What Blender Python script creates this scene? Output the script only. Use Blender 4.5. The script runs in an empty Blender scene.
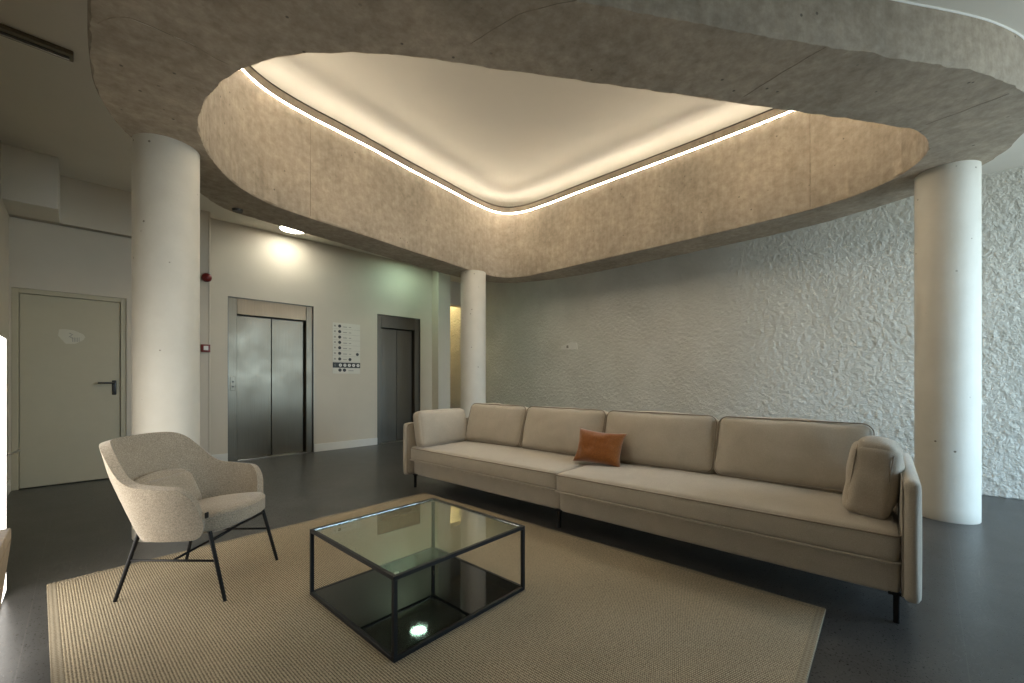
import bpy, bmesh, math, random
from mathutils import Vector, Matrix, noise
random.seed(4)
C = bpy.context.scene.collection
PI = math.pi

# ------------------------------------------------------------ helpers
def V(*a): return Vector(a)

def link(name, bm, mat, parent=None, smooth=False, loc=None, rot=None, angle=None):
    me = bpy.data.meshes.new(name)
    bm.normal_update()
    bm.to_mesh(me); bm.free()
    o = bpy.data.objects.new(name, me)
    C.objects.link(o)
    mats = mat if isinstance(mat, (list, tuple)) else [mat]
    for m in mats: me.materials.append(m)
    if smooth:
        for p in me.polygons: p.use_smooth = True
    if angle is not None:
        me.set_sharp_from_angle(angle=math.radians(angle))
    if parent: o.parent = parent
    if loc: o.location = loc
    if rot: o.rotation_euler = rot
    return o

def tag(o, label=None, cat=None, group=None, kind=None):
    if label: o['label'] = label
    if cat: o['category'] = cat
    if group: o['group'] = group
    if kind: o['kind'] = kind
    return o

def thing(name, label, cat, loc=(0, 0, 0), rz=0, group=None):
    o = bpy.data.objects.new(name, None); C.objects.link(o)
    o.location = loc; o.rotation_euler = (0, 0, rz); o.empty_display_size = .1
    return tag(o, label, cat, group)

def struct(name, bm, mat, **k):
    o = link(name, bm, mat, **k)
    if o.parent is None: o['kind'] = 'structure'
    return o

def box(bm, x0, x1, y0, y1, z0, z1, bev=0, seg=2):
    r = bmesh.ops.create_cube(bm, size=1)
    vs = r['verts']
    for v in vs:
        v.co = V(x0 + (v.co.x + .5) * (x1 - x0), y0 + (v.co.y + .5) * (y1 - y0), z0 + (v.co.z + .5) * (z1 - z0))
    if bev:
        es = list({e for v in vs for e in v.link_edges})
        bmesh.ops.bevel(bm, geom=es, offset=bev, segments=seg, affect='EDGES', profile=.5)
    return vs

def boxm(*a, **k):
    bm = bmesh.new(); box(bm, *a, **k); return bm

def tube(bm, pts, r, seg=8, closed=False, caps=True, r2=None):
    n = len(pts); rings = []
    pts = [Vector(p) for p in pts]
    up = None
    for i, p in enumerate(pts):
        if closed: t = (pts[(i + 1) % n] - pts[i - 1])
        elif i == 0: t = pts[1] - pts[0]
        elif i == n - 1: t = pts[-1] - pts[-2]
        else: t = pts[i + 1] - pts[i - 1]
        t.normalize()
        if up is None:
            up = V(0, 0, 1) if abs(t.z) < .9 else V(1, 0, 0)
        a = t.cross(up); a.normalize(); b = a.cross(t); b.normalize()
        up = b
        rr = r if r2 is None else r + (r2 - r) * i / (n - 1)
        rings.append([bm.verts.new(p + a * rr * math.cos(2 * PI * k / seg) + b * rr * math.sin(2 * PI * k / seg)) for k in range(seg)])
    m = n if closed else n - 1
    for i in range(m):
        A, B = rings[i], rings[(i + 1) % n]
        for k in range(seg):
            bm.faces.new((A[k], A[(k + 1) % seg], B[(k + 1) % seg], B[k]))
    if caps and not closed:
        bm.faces.new(rings[0]); bm.faces.new(list(reversed(rings[-1])))
    bmesh.ops.recalc_face_normals(bm, faces=bm.faces)

def disc(bm, c, r, h, axis='z', seg=32, r2=None):
    """cylinder / cone frustum from c along axis"""
    r2 = r if r2 is None else r2
    res = bmesh.ops.create_cone(bm, cap_ends=True, segments=seg, radius1=r, radius2=r2, depth=h)
    M = Matrix.Translation(V(0, 0, h / 2))
    R = {'z': Matrix.Identity(4), 'y': Matrix.Rotation(PI / 2, 4, 'X'), 'x': Matrix.Rotation(PI / 2, 4, 'Y')}[axis]
    bmesh.ops.transform(bm, matrix=Matrix.Translation(Vector(c)) @ R @ M, verts=res['verts'])
    return res['verts']

def catmull(P, k=8, closed=True):
    n = len(P); out = []
    for i in range(n if closed else n - 1):
        if closed:
            p0, p1, p2, p3 = P[i - 1], P[i], P[(i + 1) % n], P[(i + 2) % n]
        else:
            p0 = P[max(i - 1, 0)]; p1 = P[i]; p2 = P[i + 1]; p3 = P[min(i + 2, n - 1)]
        p0, p1, p2, p3 = map(Vector, (p0, p1, p2, p3))
        t1 = (p1 - p0).length ** .5 or 1e-3; t2 = (p2 - p1).length ** .5; t3 = (p3 - p2).length ** .5 or 1e-3
        m1 = (p2 - p1) + t2 * ((p1 - p0) / t1 - (p2 - p0) / (t1 + t2))
        m2 = (p2 - p1) + t2 * ((p3 - p2) / t3 - (p3 - p1) / (t2 + t3))
        for j in range(k):
            s = j / k
            out.append((2 * s**3 - 3 * s**2 + 1) * p1 + (s**3 - 2 * s**2 + s) * m1 + (-2 * s**3 + 3 * s**2) * p2 + (s**3 - s**2) * m2)
    if not closed: out.append(Vector(P[-1]))
    return out

# ------------------------------------------------------------ materials
def mat(name):
    m = bpy.data.materials.new(name); m.use_nodes = True
    nt = m.node_tree; b = nt.nodes['Principled BSDF']
    return m, nt, b

def N(nt, t, **k):
    n = nt.nodes.new(t)
    for a, v in k.items():
        if a in n.inputs.keys(): n.inputs[a].default_value = v
        else: setattr(n, a, v)
    return n

def coords(nt, scale=(1, 1, 1), kind='Object', rot=(0, 0, 0)):
    tc = N(nt, 'ShaderNodeTexCoord'); mp = N(nt, 'ShaderNodeMapping')
    mp.inputs['Scale'].default_value = scale; mp.inputs['Rotation'].default_value = rot
    nt.links.new(tc.outputs[kind], mp.inputs['Vector'])
    return mp.outputs['Vector']

def noise_tex(nt, vec, scale, detail=4, rough=.6, dist=0):
    n = N(nt, 'ShaderNodeTexNoise', Scale=scale, Detail=detail, Roughness=rough, Distortion=dist)
    nt.links.new(vec, n.inputs['Vector']); return n.outputs['Fac']

def ramp(nt, fac, stops):
    r = N(nt, 'ShaderNodeValToRGB'); e = r.color_ramp.elements
    while len(e) < len(stops): e.new(.5)
    for el, (p, c) in zip(e, stops):
        el.position = p; el.color = (*c, 1) if len(c) == 3 else c
    nt.links.new(fac, r.inputs['Fac']); return r.outputs['Color']

def mix(nt, fac, a, b, mode='MIX'):
    m = N(nt, 'ShaderNodeMix', data_type='RGBA', blend_type=mode)
    for s, v in ((m.inputs[0], fac), (m.inputs[6], a), (m.inputs[7], b)):
        if hasattr(v, 'links') or isinstance(v, bpy.types.NodeSocket): nt.links.new(v, s)
        elif isinstance(v, (int, float)): s.default_value = v
        else: s.default_value = (*v, 1)
    return m.outputs[2]

def math_n(nt, op, a, b=None):
    m = N(nt, 'ShaderNodeMath', operation=op)
    for i, v in enumerate((a, b)):
        if v is None: continue
        if isinstance(v, bpy.types.NodeSocket): nt.links.new(v, m.inputs[i])
        else: m.inputs[i].default_value = v
    return m.outputs[0]

def bump(nt, b, h, strength, dist=.01):
    n = N(nt, 'ShaderNodeBump', Strength=strength, Distance=dist)
    nt.links.new(h, n.inputs['Height']); nt.links.new(n.outputs['Normal'], b.inputs['Normal'])

def plain(name, col, rough=.5, metal=0, var=.06, vs=8, bmp=0, bs=60, spec=.5):
    m, nt, b = mat(name)
    vec = coords(nt)
    f = noise_tex(nt, vec, vs)
    lo = tuple(c * (1 - var) for c in col); hi = tuple(min(1, c * (1 + var)) for c in col)
    nt.links.new(ramp(nt, f, [(.3, lo), (.7, hi)]), b.inputs['Base Color'])
    b.inputs['Roughness'].default_value = rough; b.inputs['Metallic'].default_value = metal
    b.inputs['Specular IOR Level'].default_value = spec
    if bmp: bump(nt, b, noise_tex(nt, vec, bs), bmp, .005)
    return m

def emit(name, col, s):
    m, nt, b = mat(name)
    b.inputs['Base Color'].default_value = (*col, 1)
    b.inputs['Emission Color'].default_value = (*col, 1); b.inputs['Emission Strength'].default_value = s
    return m

def concrete(name, base, warm=1.0):
    m, nt, b = mat(name)
    vec = coords(nt)
    f1 = noise_tex(nt, vec, 1.3, 8, .65, .4)
    f2 = noise_tex(nt, vec, 14, 8, .7)
    f3 = noise_tex(nt, coords(nt, (16, 16, 1.2)), 1.6, 5, .6)        # vertical run marks
    c = ramp(nt, f1, [(.25, tuple(x * .66 for x in base)), (.55, base), (.8, tuple(x * 1.13 for x in base))])
    c = mix(nt, .75, c, ramp(nt, f2, [(.3, (.62, .60, .56)), (.65, (1.12, 1.12, 1.12))]), 'MULTIPLY')
    c = mix(nt, .35, c, ramp(nt, f3, [(.3, (.78, .74, .68)), (.65, (1.1, 1.1, 1.1))]), 'MULTIPLY')
    # blow holes
    vo = N(nt, 'ShaderNodeTexVoronoi', Scale=9.0); nt.links.new(vec, vo.inputs['Vector'])
    nt.links.new(noise_tex(nt, vec, 3), N(nt, 'ShaderNodeMath').inputs[0])
    hole = ramp(nt, vo.outputs['Distance'], [(.06, (1, 1, 1)), (.09, (0, 0, 0))])
    sel = ramp(nt, noise_tex(nt, vec, 2.1, 2), [(.49, (0, 0, 0)), (.52, (1, 1, 1))])
    hs = mix(nt, 1, hole, sel, 'MULTIPLY')
    c = mix(nt, hs, c, tuple(x * .35 for x in base))
    nt.links.new(c, b.inputs['Base Color'])
    b.inputs['Roughness'].default_value = .85
    h = math_n(nt, 'SUBTRACT', f2, math_n(nt, 'MULTIPLY', hs, 1.0))
    bump(nt, b, h, .35, .006)
    return m

def fabric(name, a, bcol, scale=260, bmp=.4, speck=.5, sheen=.3):
    m, nt, b = mat(name)
    vec = coords(nt)
    f1 = noise_tex(nt, vec, scale, 3, .7)
    f2 = noise_tex(nt, vec, 7, 4, .6, .6)
    f3 = noise_tex(nt, coords(nt, (12, 260, 260)), 1.0, 3, .6)
    c = mix(nt, f1, a, bcol)
    c = mix(nt, speck, c, ramp(nt, f1, [(.35, (.72, .72, .72)), (.65, (1.15, 1.15, 1.15))]), 'MULTIPLY')
    c = mix(nt, .5, c, ramp(nt, f2, [(.3, (.86, .86, .86)), (.7, (1.08, 1.08, 1.08))]), 'MULTIPLY')
    nt.links.new(c, b.inputs['Base Color'])
    b.inputs['Roughness'].default_value = .95; b.inputs['Sheen Weight'].default_value = sheen
    b.inputs['Specular IOR Level'].default_value = .15
    bump(nt, b, math_n(nt, 'ADD', f1, math_n(nt, 'MULTIPLY', f3, .5)), bmp, .0025)
    return m

M = {}
M['concrete'] = concrete('raw_concrete', (.43, .365, .285))
M['column'] = None
def column_mat():
    m, nt, b = mat('painted_concrete')
    vec = coords(nt)
    f = noise_tex(nt, vec, 3, 5); f2 = noise_tex(nt, vec, 40, 4)
    c = ramp(nt, f, [(.3, (.60, .57, .49)), (.7, (.67, .64, .56))])
    vo = N(nt, 'ShaderNodeTexVoronoi', Scale=7.5); nt.links.new(vec, vo.inputs['Vector'])
    hole = ramp(nt, vo.outputs['Distance'], [(.05, (1, 1, 1)), (.075, (0, 0, 0))])
    sel = ramp(nt, noise_tex(nt, vec, 1.7, 2), [(.47, (0, 0, 0)), (.49, (1, 1, 1))])
    hs = mix(nt, 1, hole, sel, 'MULTIPLY')
    nt.links.new(mix(nt, hs, c, (.22, .19, .14)), b.inputs['Base Color'])
    b.inputs['Roughness'].default_value = .6
    bump(nt, b, math_n(nt, 'SUBTRACT', math_n(nt, 'MULTIPLY', f2, .25), hs), .4, .006)
    return m
M['column'] = column_mat()
M['paint'] = plain('off_white_wall_paint', (.60, .54, .44), .6, var=.03, vs=2, bmp=.08, bs=90)
M['soffit'] = plain('ceiling_paint', (.72, .68, .60), .75, var=.03, vs=1.5, bmp=.05)
M['ceil_up'] = plain('upper_ceiling_plaster', (.52, .485, .41), .8, var=.03, vs=1.2)
M['base'] = plain('white_baseboard', (.72, .70, .64), .35, var=.02)
M['door'] = plain('cream_door_lacquer', (.50, .45, .32), .42, var=.02)
M['black'] = plain('black_powder_coat', (.008, .008, .008), .5, var=.2, spec=.25)
M['plastic'] = plain('black_plastic', (.015, .015, .015), .3, var=.2)
M['red'] = plain('red_plastic', (.17, .015, .012), .3, var=.05)
M['white'] = plain('white_print', (.78, .76, .70), .5, var=.02)
M['board'] = plain('board_print', (.66, .63, .55), .5, var=.02)
M['ink'] = plain('black_ink', (.03, .03, .03), .5, var=.1)
M['inkgrey'] = plain('grey_ink', (.30, .28, .24), .5, var=.1)
M['alu'] = plain('aluminium', (.45, .43, .40), .3, metal=1, var=.05)
M['joint'] = plain('concrete_joint', (.27, .22, .165), .9, var=.3, vs=20)
M['chalk'] = plain('concrete_ridge', (.50, .45, .37), .9, var=.3, vs=20)
M['darktrim'] = plain('dark_profile', (.05, .04, .03), .4, var=.1)

def stucco_mat():
    m, nt, b = mat('rough_stucco')
    vec = coords(nt)
    f = noise_tex(nt, vec, 2.0, 4); f2 = noise_tex(nt, coords(nt, (1, 1, .8)), 55, 4, .6)
    nt.links.new(ramp(nt, f, [(.3, (.60, .58, .51)), (.7, (.68, .66, .59))]), b.inputs['Base Color'])
    b.inputs['Roughness'].default_value = .9
    bump(nt, b, math_n(nt, 'ADD', f2, noise_tex(nt, coords(nt, (1, 1, 1.4)), 42, 3, .6, .4)), .9, .016)
    return m
M['stucco'] = stucco_mat()

def floor_mat():
    m, nt, b = mat('dark_stone_floor')
    vec = coords(nt)
    f = noise_tex(nt, vec, 3.5, 7, .7, .5); f2 = noise_tex(nt, vec, 90, 3, .7)
    c = ramp(nt, f, [(.25, (.034, .033, .032)), (.5, (.052, .051, .049)), (.8, (.082, .080, .077))])
    c = mix(nt, .7, c, ramp(nt, f2, [(.35, (.6, .6, .6)), (.62, (1.1, 1.1, 1.1)), (.74, (1.7, 1.7, 1.7))]), 'MULTIPLY')
    br = N(nt, 'ShaderNodeTexBrick', offset=0.0)
    br.inputs['Scale'].default_value = 1; br.inputs['Mortar Size'].default_value = .0022
    br.inputs['Brick Width'].default_value = .8; br.inputs['Row Height'].default_value = .8
    br.inputs['Mortar Smooth'].default_value = .2
    br.inputs['Color1'].default_value = br.inputs['Color2'].default_value = (0, 0, 0, 1); br.inputs['Mortar'].default_value = (1, 1, 1, 1)
    mp = coords(nt); mp.node.inputs['Location'].default_value = (.18, .12, 0)
    nt.links.new(mp, br.inputs['Vector'])
    c = mix(nt, math_n(nt, 'MULTIPLY', br.outputs['Fac'], .5), c, (.10, .095, .09))
    nt.links.new(c, b.inputs['Base Color'])
    rr = ramp(nt, f2, [(.3, (.24, .24, .24)), (.7, (.40, .40, .40))])
    nt.links.new(rr, b.inputs['Roughness'])
    b.inputs['Specular IOR Level'].default_value = .45
    bump(nt, b, math_n(nt, 'ADD', f2, f), .06, .004)
    return m
M['floor'] = floor_mat()

def rug_mat(border=False):
    m, nt, b = mat('rug_border_weave' if border else 'rug_weave')
    vec = coords(nt)
    w1 = N(nt, 'ShaderNodeTexWave', wave_type='BANDS', bands_direction='X', Scale=1.0)
    w1.inputs['Scale'].default_value = 2.0 * PI * 9.5 / 20 * 1.0
    w1.inputs['Distortion'].default_value = 1.3; w1.inputs['Detail'].default_value = 2; w1.inputs['Detail Scale'].default_value = 3
    w2 = N(nt, 'ShaderNodeTexWave', wave_type='BANDS', bands_direction='Y')
    w2.inputs['Distortion'].default_value = .8; w2.inputs['Detail'].default_value = 1
    if border:
        w1.inputs['Scale'].default_value = 20; w2.inputs['Scale'].default_value = 20
    else:
        w1.inputs['Scale'].default_value = 29; w2.inputs['Scale'].default_value = 38
    # a basket-like weave: every other rib is shifted half a stitch
    nt.links.new(vec, w1.inputs['Vector'])
    sx = N(nt, 'ShaderNodeSeparateXYZ'); nt.links.new(vec, sx.inputs[0])
    q = math_n(nt, 'FLOOR', math_n(nt, 'MULTIPLY', sx.outputs[0], 29 * 20 / (2 * PI) / 1.0 * 1.0))
    sh = math_n(nt, 'MULTIPLY', math_n(nt, 'MODULO', math_n(nt, 'ABSOLUTE', q), 2), .0041)
    cx = N(nt, 'ShaderNodeCombineXYZ'); nt.links.new(sx.outputs[0], cx.inputs[0])
    nt.links.new(math_n(nt, 'ADD', sx.outputs[1], sh), cx.inputs[1])
    nt.links.new(cx.outputs[0], w2.inputs['Vector'])
    h = math_n(nt, 'ADD', math_n(nt, 'MULTIPLY', w1.outputs['Fac'], .55), math_n(nt, 'MULTIPLY', w2.outputs['Fac'], .45))
    f = noise_tex(nt, coords(nt, (1.5, 1, 1)), 110, 3, .7); f2 = noise_tex(nt, vec, 2.5, 3)
    if border: a_, b_ = (.19, .16, .11), (.32, .275, .205)
    else: a_, b_ = (.07, .053, .032), (.52, .44, .315)
    c = ramp(nt, math_n(nt, 'ADD', math_n(nt, 'MULTIPLY', h, .5), math_n(nt, 'MULTIPLY', f, .62)), [(.34, a_), (.74, b_)])
    c = mix(nt, .5, c, ramp(nt, f2, [(.3, (.88, .88, .86)), (.7, (1.06, 1.05, 1.03))]), 'MULTIPLY')
    nt.links.new(c, b.inputs['Base Color'])
    b.inputs['Roughness'].default_value = .9; b.inputs['Specular IOR Level'].default_value = .1
    bump(nt, b, math_n(nt, 'ADD', h, math_n(nt, 'MULTIPLY', f, .4)), .6 if not border else .3, .004)
    return m
M['rug'] = rug_mat(); M['rugb'] = rug_mat(True)

def steel(name, col, rough, dark=1.0):
    m, nt, b = mat(name)
    f = noise_tex(nt, coords(nt, (260, 260, 2.0)), 1.0, 3, .6)
    g = noise_tex(nt, coords(nt), 2.2, 3)
    c = mix(nt, .5, col, ramp(nt, f, [(.3, (.75, .75, .75)), (.7, (1.15, 1.15, 1.15))]), 'MULTIPLY')
    nt.links.new(c, b.inputs['Base Color'])
    b.inputs['Metallic'].default_value = 1
    nt.links.new(ramp(nt, g, [(.3, (rough * .85,) * 3), (.7, (rough * 1.15,) * 3)]), b.inputs['Roughness'])
    b.inputs['Anisotropic'].default_value = .5
    return m
M['steel'] = steel('brushed_steel', (.21, .18, .135), .38)
M['steelhd'] = steel('steel_ring_reflection', (.27, .21, .145), .42)  # brown reflection of the concrete ring put into the lintel's steel colour
M['steeldk'] = steel('dark_brushed_steel', (.16, .145, .12), .38)
M['sofa'] = fabric('taupe_sofa_fabric', (.40, .352, .28), (.51, .46, .375), 320, .35, .35, .35)
M['piping'] = fabric('taupe_piping', (.24, .20, .155), (.33, .28, .22), 320, .3, .3, .2)
M['boucle'] = fabric('oatmeal_boucle', (.22, .18, .13), (.52, .445, .34), 170, .7, .8, .3)
M['orange'] = fabric('rust_velvet', (.19, .062, .012), (.34, .12, .025), 120, .5, .5, .5)
M['armpil'] = fabric('beige_linen', (.40, .345, .275), (.50, .44, .35), 260, .5, .4, .3)

def glass_mat():
    m, nt, b = mat('clear_glass')
    b.inputs['Base Color'].default_value = (.80, .90, .84, 1)
    b.inputs['Transmission Weight'].default_value = 1; b.inputs['Roughness'].default_value = .01; b.inputs['IOR'].default_value = 1.45
    return m
M['glass'] = glass_mat()
M['blackglass'] = plain('smoked_black_glass', (.006, .007, .007), .04, var=.05)

def wood_mat():
    m, nt, b = mat('oak_wood')
    f = noise_tex(nt, coords(nt, (14, 14, 1.2)), 2.5, 6, .6, 1.2)
    nt.links.new(ramp(nt, f, [(.3, (.30, .20, .11)), (.7, (.46, .33, .20))]), b.inputs['Base Color'])
    b.inputs['Roughness'].default_value = .45
    return m
M['wood'] = wood_mat()

WARM = (1.0, .91, .78)
M['led'] = emit('led_warm_line', (1.0, .88, .70), 135)
M['ledcove'] = emit('led_cove_line', WARM, 17)
M['lamp'] = emit('downlight_glow', (1.0, .97, .84), 26)
M['lampg'] = emit('downlight_green_glow', (.66, 1.0, .78), 24)
M['lampfill'] = emit('added_fill_glow', (1.0, .90, .74), 18)  # for the two added lamps that brighten the left side
M['lampy'] = emit('corridor_glow', (1.0, .80, .38), 60)
M['panel'] = emit('lightbox_face', (1.0, .95, .88), 2.6)

# ------------------------------------------------------------ setting
CEIL = 3.38; CEILB = 3.21; SLAB = 2.905
RX = 6.33            # textured wall
LY = 7.01            # lift wall
DY = 6.77            # door wall
bm = bmesh.new(); box(bm, -4, 6.5, -4.1, 10.6, -.12, 0)
struct('floor', bm, M['floor'])

# textured wall: real relief on the room side, thickness behind
def relief_wall():
    bm = bmesh.new()
    y0, y1, z0, z1 = -4.0, 10.5, 0, CEIL
    st = .0145
    ny = int((y1 - y0) / st); nz = int((z1 - z0) / st)
    rows = []
    for i in range(ny + 1):
        y = y0 + (y1 - y0) * i / ny; row = []
        for j in range(nz + 1):
            z = z0 + (z1 - z0) * j / nz
            p = V(y * 11, z * 9, 3.1)
            n1 = noise.noise(V(y * 22, z * 26, 3.1)); n2 = noise.noise(V(y * 32, z * 36, 7.7)); n3 = noise.noise(V(y * 1.5, z * 1.5, 1))
            d = .008 * n1 + .007 * max(-.25, n2) + .005 * n3
            row.append(bm.verts.new((RX - d, y, z)))
        rows.append(row)
    for i in range(ny):
        for j in range(nz):
            bm.faces.new((rows[i][j], rows[i][j + 1], rows[i + 1][j + 1], rows[i + 1][j]))
    edge = [e for e in bm.edges if e.is_boundary]
    r = bmesh.ops.extrude_edge_only(bm, edges=edge)
    for v in [g for g in r['geom'] if isinstance(g, bmesh.types.BMVert)]: v.co.x = RX + .15
    return bm
struct('wall_right', relief_wall(), M['stucco'], smooth=True)

# lift wall with two openings
E1 = (1.437, 2.605, 2.338); E2 = (3.701, 4.602, 2.343)
x0 = 1.188
def wall_piece(a, b, za, zb):
    bm = bmesh.new(); box(bm, a, b, LY, LY + .45, za, zb); struct('wall_lift', bm, M['paint'])
wall_piece(x0, E1[0], 0, CEIL); wall_piece(E1[0], E1[1], E1[2], CEIL); wall_piece(E1[1], E2[0], 0, CEIL)
wall_piece(E2[0], E2[1], E2[2], CEIL); wall_piece(E2[1], 4.875, 0, CEIL)
# pier at the end of the lift wall
bm = bmesh.new(); box(bm, 4.875, 5.17, 6.80, 10.4, 0, CEIL, .004, 1)
struct('wall_pier', bm, M['paint'])
# door wall (lower part set back under a band)
DL, DR, DT = -.515, .37, 2.12
bm = bmesh.new()
box(bm, -.55, DL, DY, DY + .3, 0, DT); box(bm, DR, 1.188, DY, DY + .7, 0, 2.83)
box(bm, -.55, DR, DY, DY + .3, DT, 2.83); box(bm, -.75, .8, DY - .05, DY + .3, 2.86, CEIL); box(bm, .8, 1.188, DY, DY + .7, 2.83, CEIL)
box(bm, -.55, .8, DY + .06, DY + .3, 2.83, 2.86); box(bm, -.75, 1.0, DY + .18, DY + .45, 0, CEIL)
struct('wall_back', bm, M['paint'])
# left wall
bm = bmesh.new(); box(bm, -.75, -.53, 3.2, DY + .3, 0, CEIL)
struct('wall_left', bm, M['paint'])
bm = bmesh.new(); box(bm, -4.0, -.75, 3.2, 3.4, 0, CEIL); struct('wall_alcove', bm, M['paint'])
bm = bmesh.new(); box(bm, -4.15, -4.0, -4.1, 3.4, 0, CEIL); struct('wall_side', bm, M['paint'])
bm = bmesh.new(); box(bm, 4.8, 6.5, 10.4, 10.6, 0, CEIL); struct('wall_end', bm, M['paint'])
bm = bmesh.new(); box(bm, 5.17, RX - .03, 7.6, 7.8, 2.85, CEIL, .004, 1)
struct('ceiling_beam', bm, M['paint'])
# bulkhead in the corner above the door
bm = bmesh.new(); box(bm, -1.2, -.165, 6.2, DY - .04, 2.86, CEIL, .004, 1)
struct('ceiling_bulkhead', bm, M['soffit'])
# front wall behind the camera with glazed opening
WX0, WX1, WZ = 3.3, 6.2, 3.12
bm = bmesh.new()
box(bm, -4.1, WX0, -3.2, -3.0, 0, CEIL); box(bm, WX1, 6.5, -3.2, -3.0, 0, CEIL); box(bm, WX0, WX1, -3.2, -3.0, WZ, CEIL); box(bm, WX0, WX1, -3.2, -3.0, 0, .12)
struct('wall_front', bm, M['paint'])
bm = bmesh.new()
n = 3
for i in range(n + 1):
    x = WX0 + (WX1 - WX0) * i / n
    box(bm, x - .03, x + .03, -3.13, -3.07, .12, WZ)
box(bm, WX0, WX1, -3.13, -3.07, .12, .18); box(bm, WX0, WX1, -3.13, -3.07, WZ - .06, WZ)
struct('window_1', bm, M['darktrim'])

# baseboards
def bb(name, *a):
    bm = boxm(*a, bev=.003, seg=1); return struct(name, bm, M['base'])
bb('baseboard_lift', E1[1] + .002, E2[0] - .002, LY - .014, LY, 0, .125)
bb('baseboard_corner', x0, E1[0] - .002, LY - .014, LY, 0, .125)
bb('baseboard_pier', E2[1] + .002, 4.875, LY - .014, LY, 0, .125)
bb('baseboard_back', DR + .03, 1.188, DY - .014, DY, 0, .125)
bb('baseboard_left', -.53, -.516, 4.6, DY, 0, .125)
# thin trim bead at the step of the wall
bm = boxm(1.168, 1.192, DY - .008, DY, 0, CEIL, bev=.003, seg=1); struct('trim_1', bm, M['paint'])

# ------------------------------------------------------------ concrete ring
SEAMS = [[(.163,2.752),(.274,2.739),(.416,2.739)],[(.05,2.9),(.163,2.752),(.416,2.745),(.567,2.764)],[(2.745,.37),(2.772,.495),(2.816,.65),(2.864,.80)],[(3.977,-.37),(4.022,-.16),(4.058,.0)],[(1.60,1.15),(1.47,1.388),(1.42,1.70)]]
OUT = [(1.626,1.123),(2.4,.6),(3.1,.105),(3.683,-.285),(4.1,-.46),(4.662,-.51),(5.161,-.338),(5.53,.07),(5.73,.6),(5.82,.955),(5.86,1.5),(5.87,2.3),(5.87,3.3),(5.82,4.2),(5.67,4.85),(5.42,5.35),(5.05,5.6),(4.5,5.68),(3.97,5.63),(3.05,5.50),(2.17,5.34),(1.295,5.2),(1.03,5.13),(.779,4.88),(.48,4.5),(.245,4.13),(.141,3.9),(.06,3.606),(.034,3.38),(.026,2.75),(.1,2.35),(.35,1.98),(.8,1.69),(1.2,1.42)]
INN = [(0.559,3.539),(.545,3.3),(.577,2.98),(.66,2.7),(.795,2.46),(.95,2.27),(1.175,2.062),(1.425,1.879),(1.706,1.69),(2.325,1.259),(2.6,1.07),(3.08,.74),(3.768,.267),(3.95,.15),(4.133,.05),(4.386,-.01),(4.64,.02),(4.84,.12),(5.05,.34),(5.17,.6),(5.235,.9),(5.27,1.35),(5.28,2.1),(5.27,3),(5.26,3.64),(5.26,4.39),(5.22,4.85),(5.08,5.1),(4.85,5.2),(4.322,5.17),(3.79,5.08),(3.136,4.98),(2.43,4.85),(1.95,4.78),(1.726,4.75),(1.325,4.65),(1.065,4.5),(.793,4.17),(.62,3.78)]
CEN = Vector((3.1, 2.9))
def polar(P, n=720):
    D = catmull([Vector(p) for p in P], 10)
    out = []
    for k in range(n):
        a = 2 * PI * k / n; d = Vector((math.cos(a), math.sin(a)))
        best = None
        for i in range(len(D)):
            p, q = D[i] - CEN, D[(i + 1) % len(D)] - CEN
            e = q - p; den = d.x * e.y - d.y * e.x
            if abs(den) < 1e-9: continue
            t = (p.x * e.y - p.y * e.x) / den; s = (p.x * d.y - p.y * d.x) / den
            if t > 0 and -1e-6 <= s <= 1 + 1e-6: best = t if best is None else max(best, t)
        out.append(CEN + d * best)
    return out
OL = polar(OUT); IL = polar(INN)
NP = len(OL)
def offset(L, d):
    out = []
    for i in range(NP):
        t = L[(i + 4) % NP] - L[i - 4]; t.normalize()
        out.append(L[i] + Vector((t.y, -t.x)) * d)       # outward for counter-clockwise loops
    return out
MID = [OL[i].lerp(IL[i], .35) for i in range(NP)]
def loops(bm, rings, closed_prof=False):
    vr = [[bm.verts.new((p.x, p.y, z)) for p in L] for L, z in rings]
    m = len(vr) if closed_prof else len(vr) - 1
    for a in range(m):
        A, B = vr[a], vr[(a + 1) % len(vr)]
        for i in range(NP):
            j = (i + 1) % NP
            bm.faces.new((A[i], A[j], B[j], B[i]))
    bmesh.ops.recalc_face_normals(bm, faces=bm.faces)
TOP = 4.095
def jag(L, amt, seed):      # chipped arrises of the cast concrete
    O = offset(L, 1)
    return [L[i] + (O[i] - L[i]) * amt * (noise.noise(V(L[i].x * 7, L[i].y * 7, seed)) + .7 * noise.noise(V(L[i].x * 24, L[i].y * 24, seed))) for i in range(NP)]
bm = bmesh.new()
I2 = offset(IL, .16)
loops(bm, [(OL, CEIL + .02), (OL, SLAB + .02), (jag(offset(OL, -.012), .013, 2), SLAB), (jag(offset(IL, .008), .010, 5), SLAB), (IL, SLAB + .014),
           (IL, 3.3), (IL, 3.7), (IL, TOP), (I2, TOP), (I2, CEIL + .14), (OL, CEIL + .14)], True)
ring = link('concrete_ring_slab', bm, M['concrete'], smooth=True, angle=35)
tag(ring, 'raw cast concrete ring slab with a large rounded opening, carried by the three columns', 'concrete slab')

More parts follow.
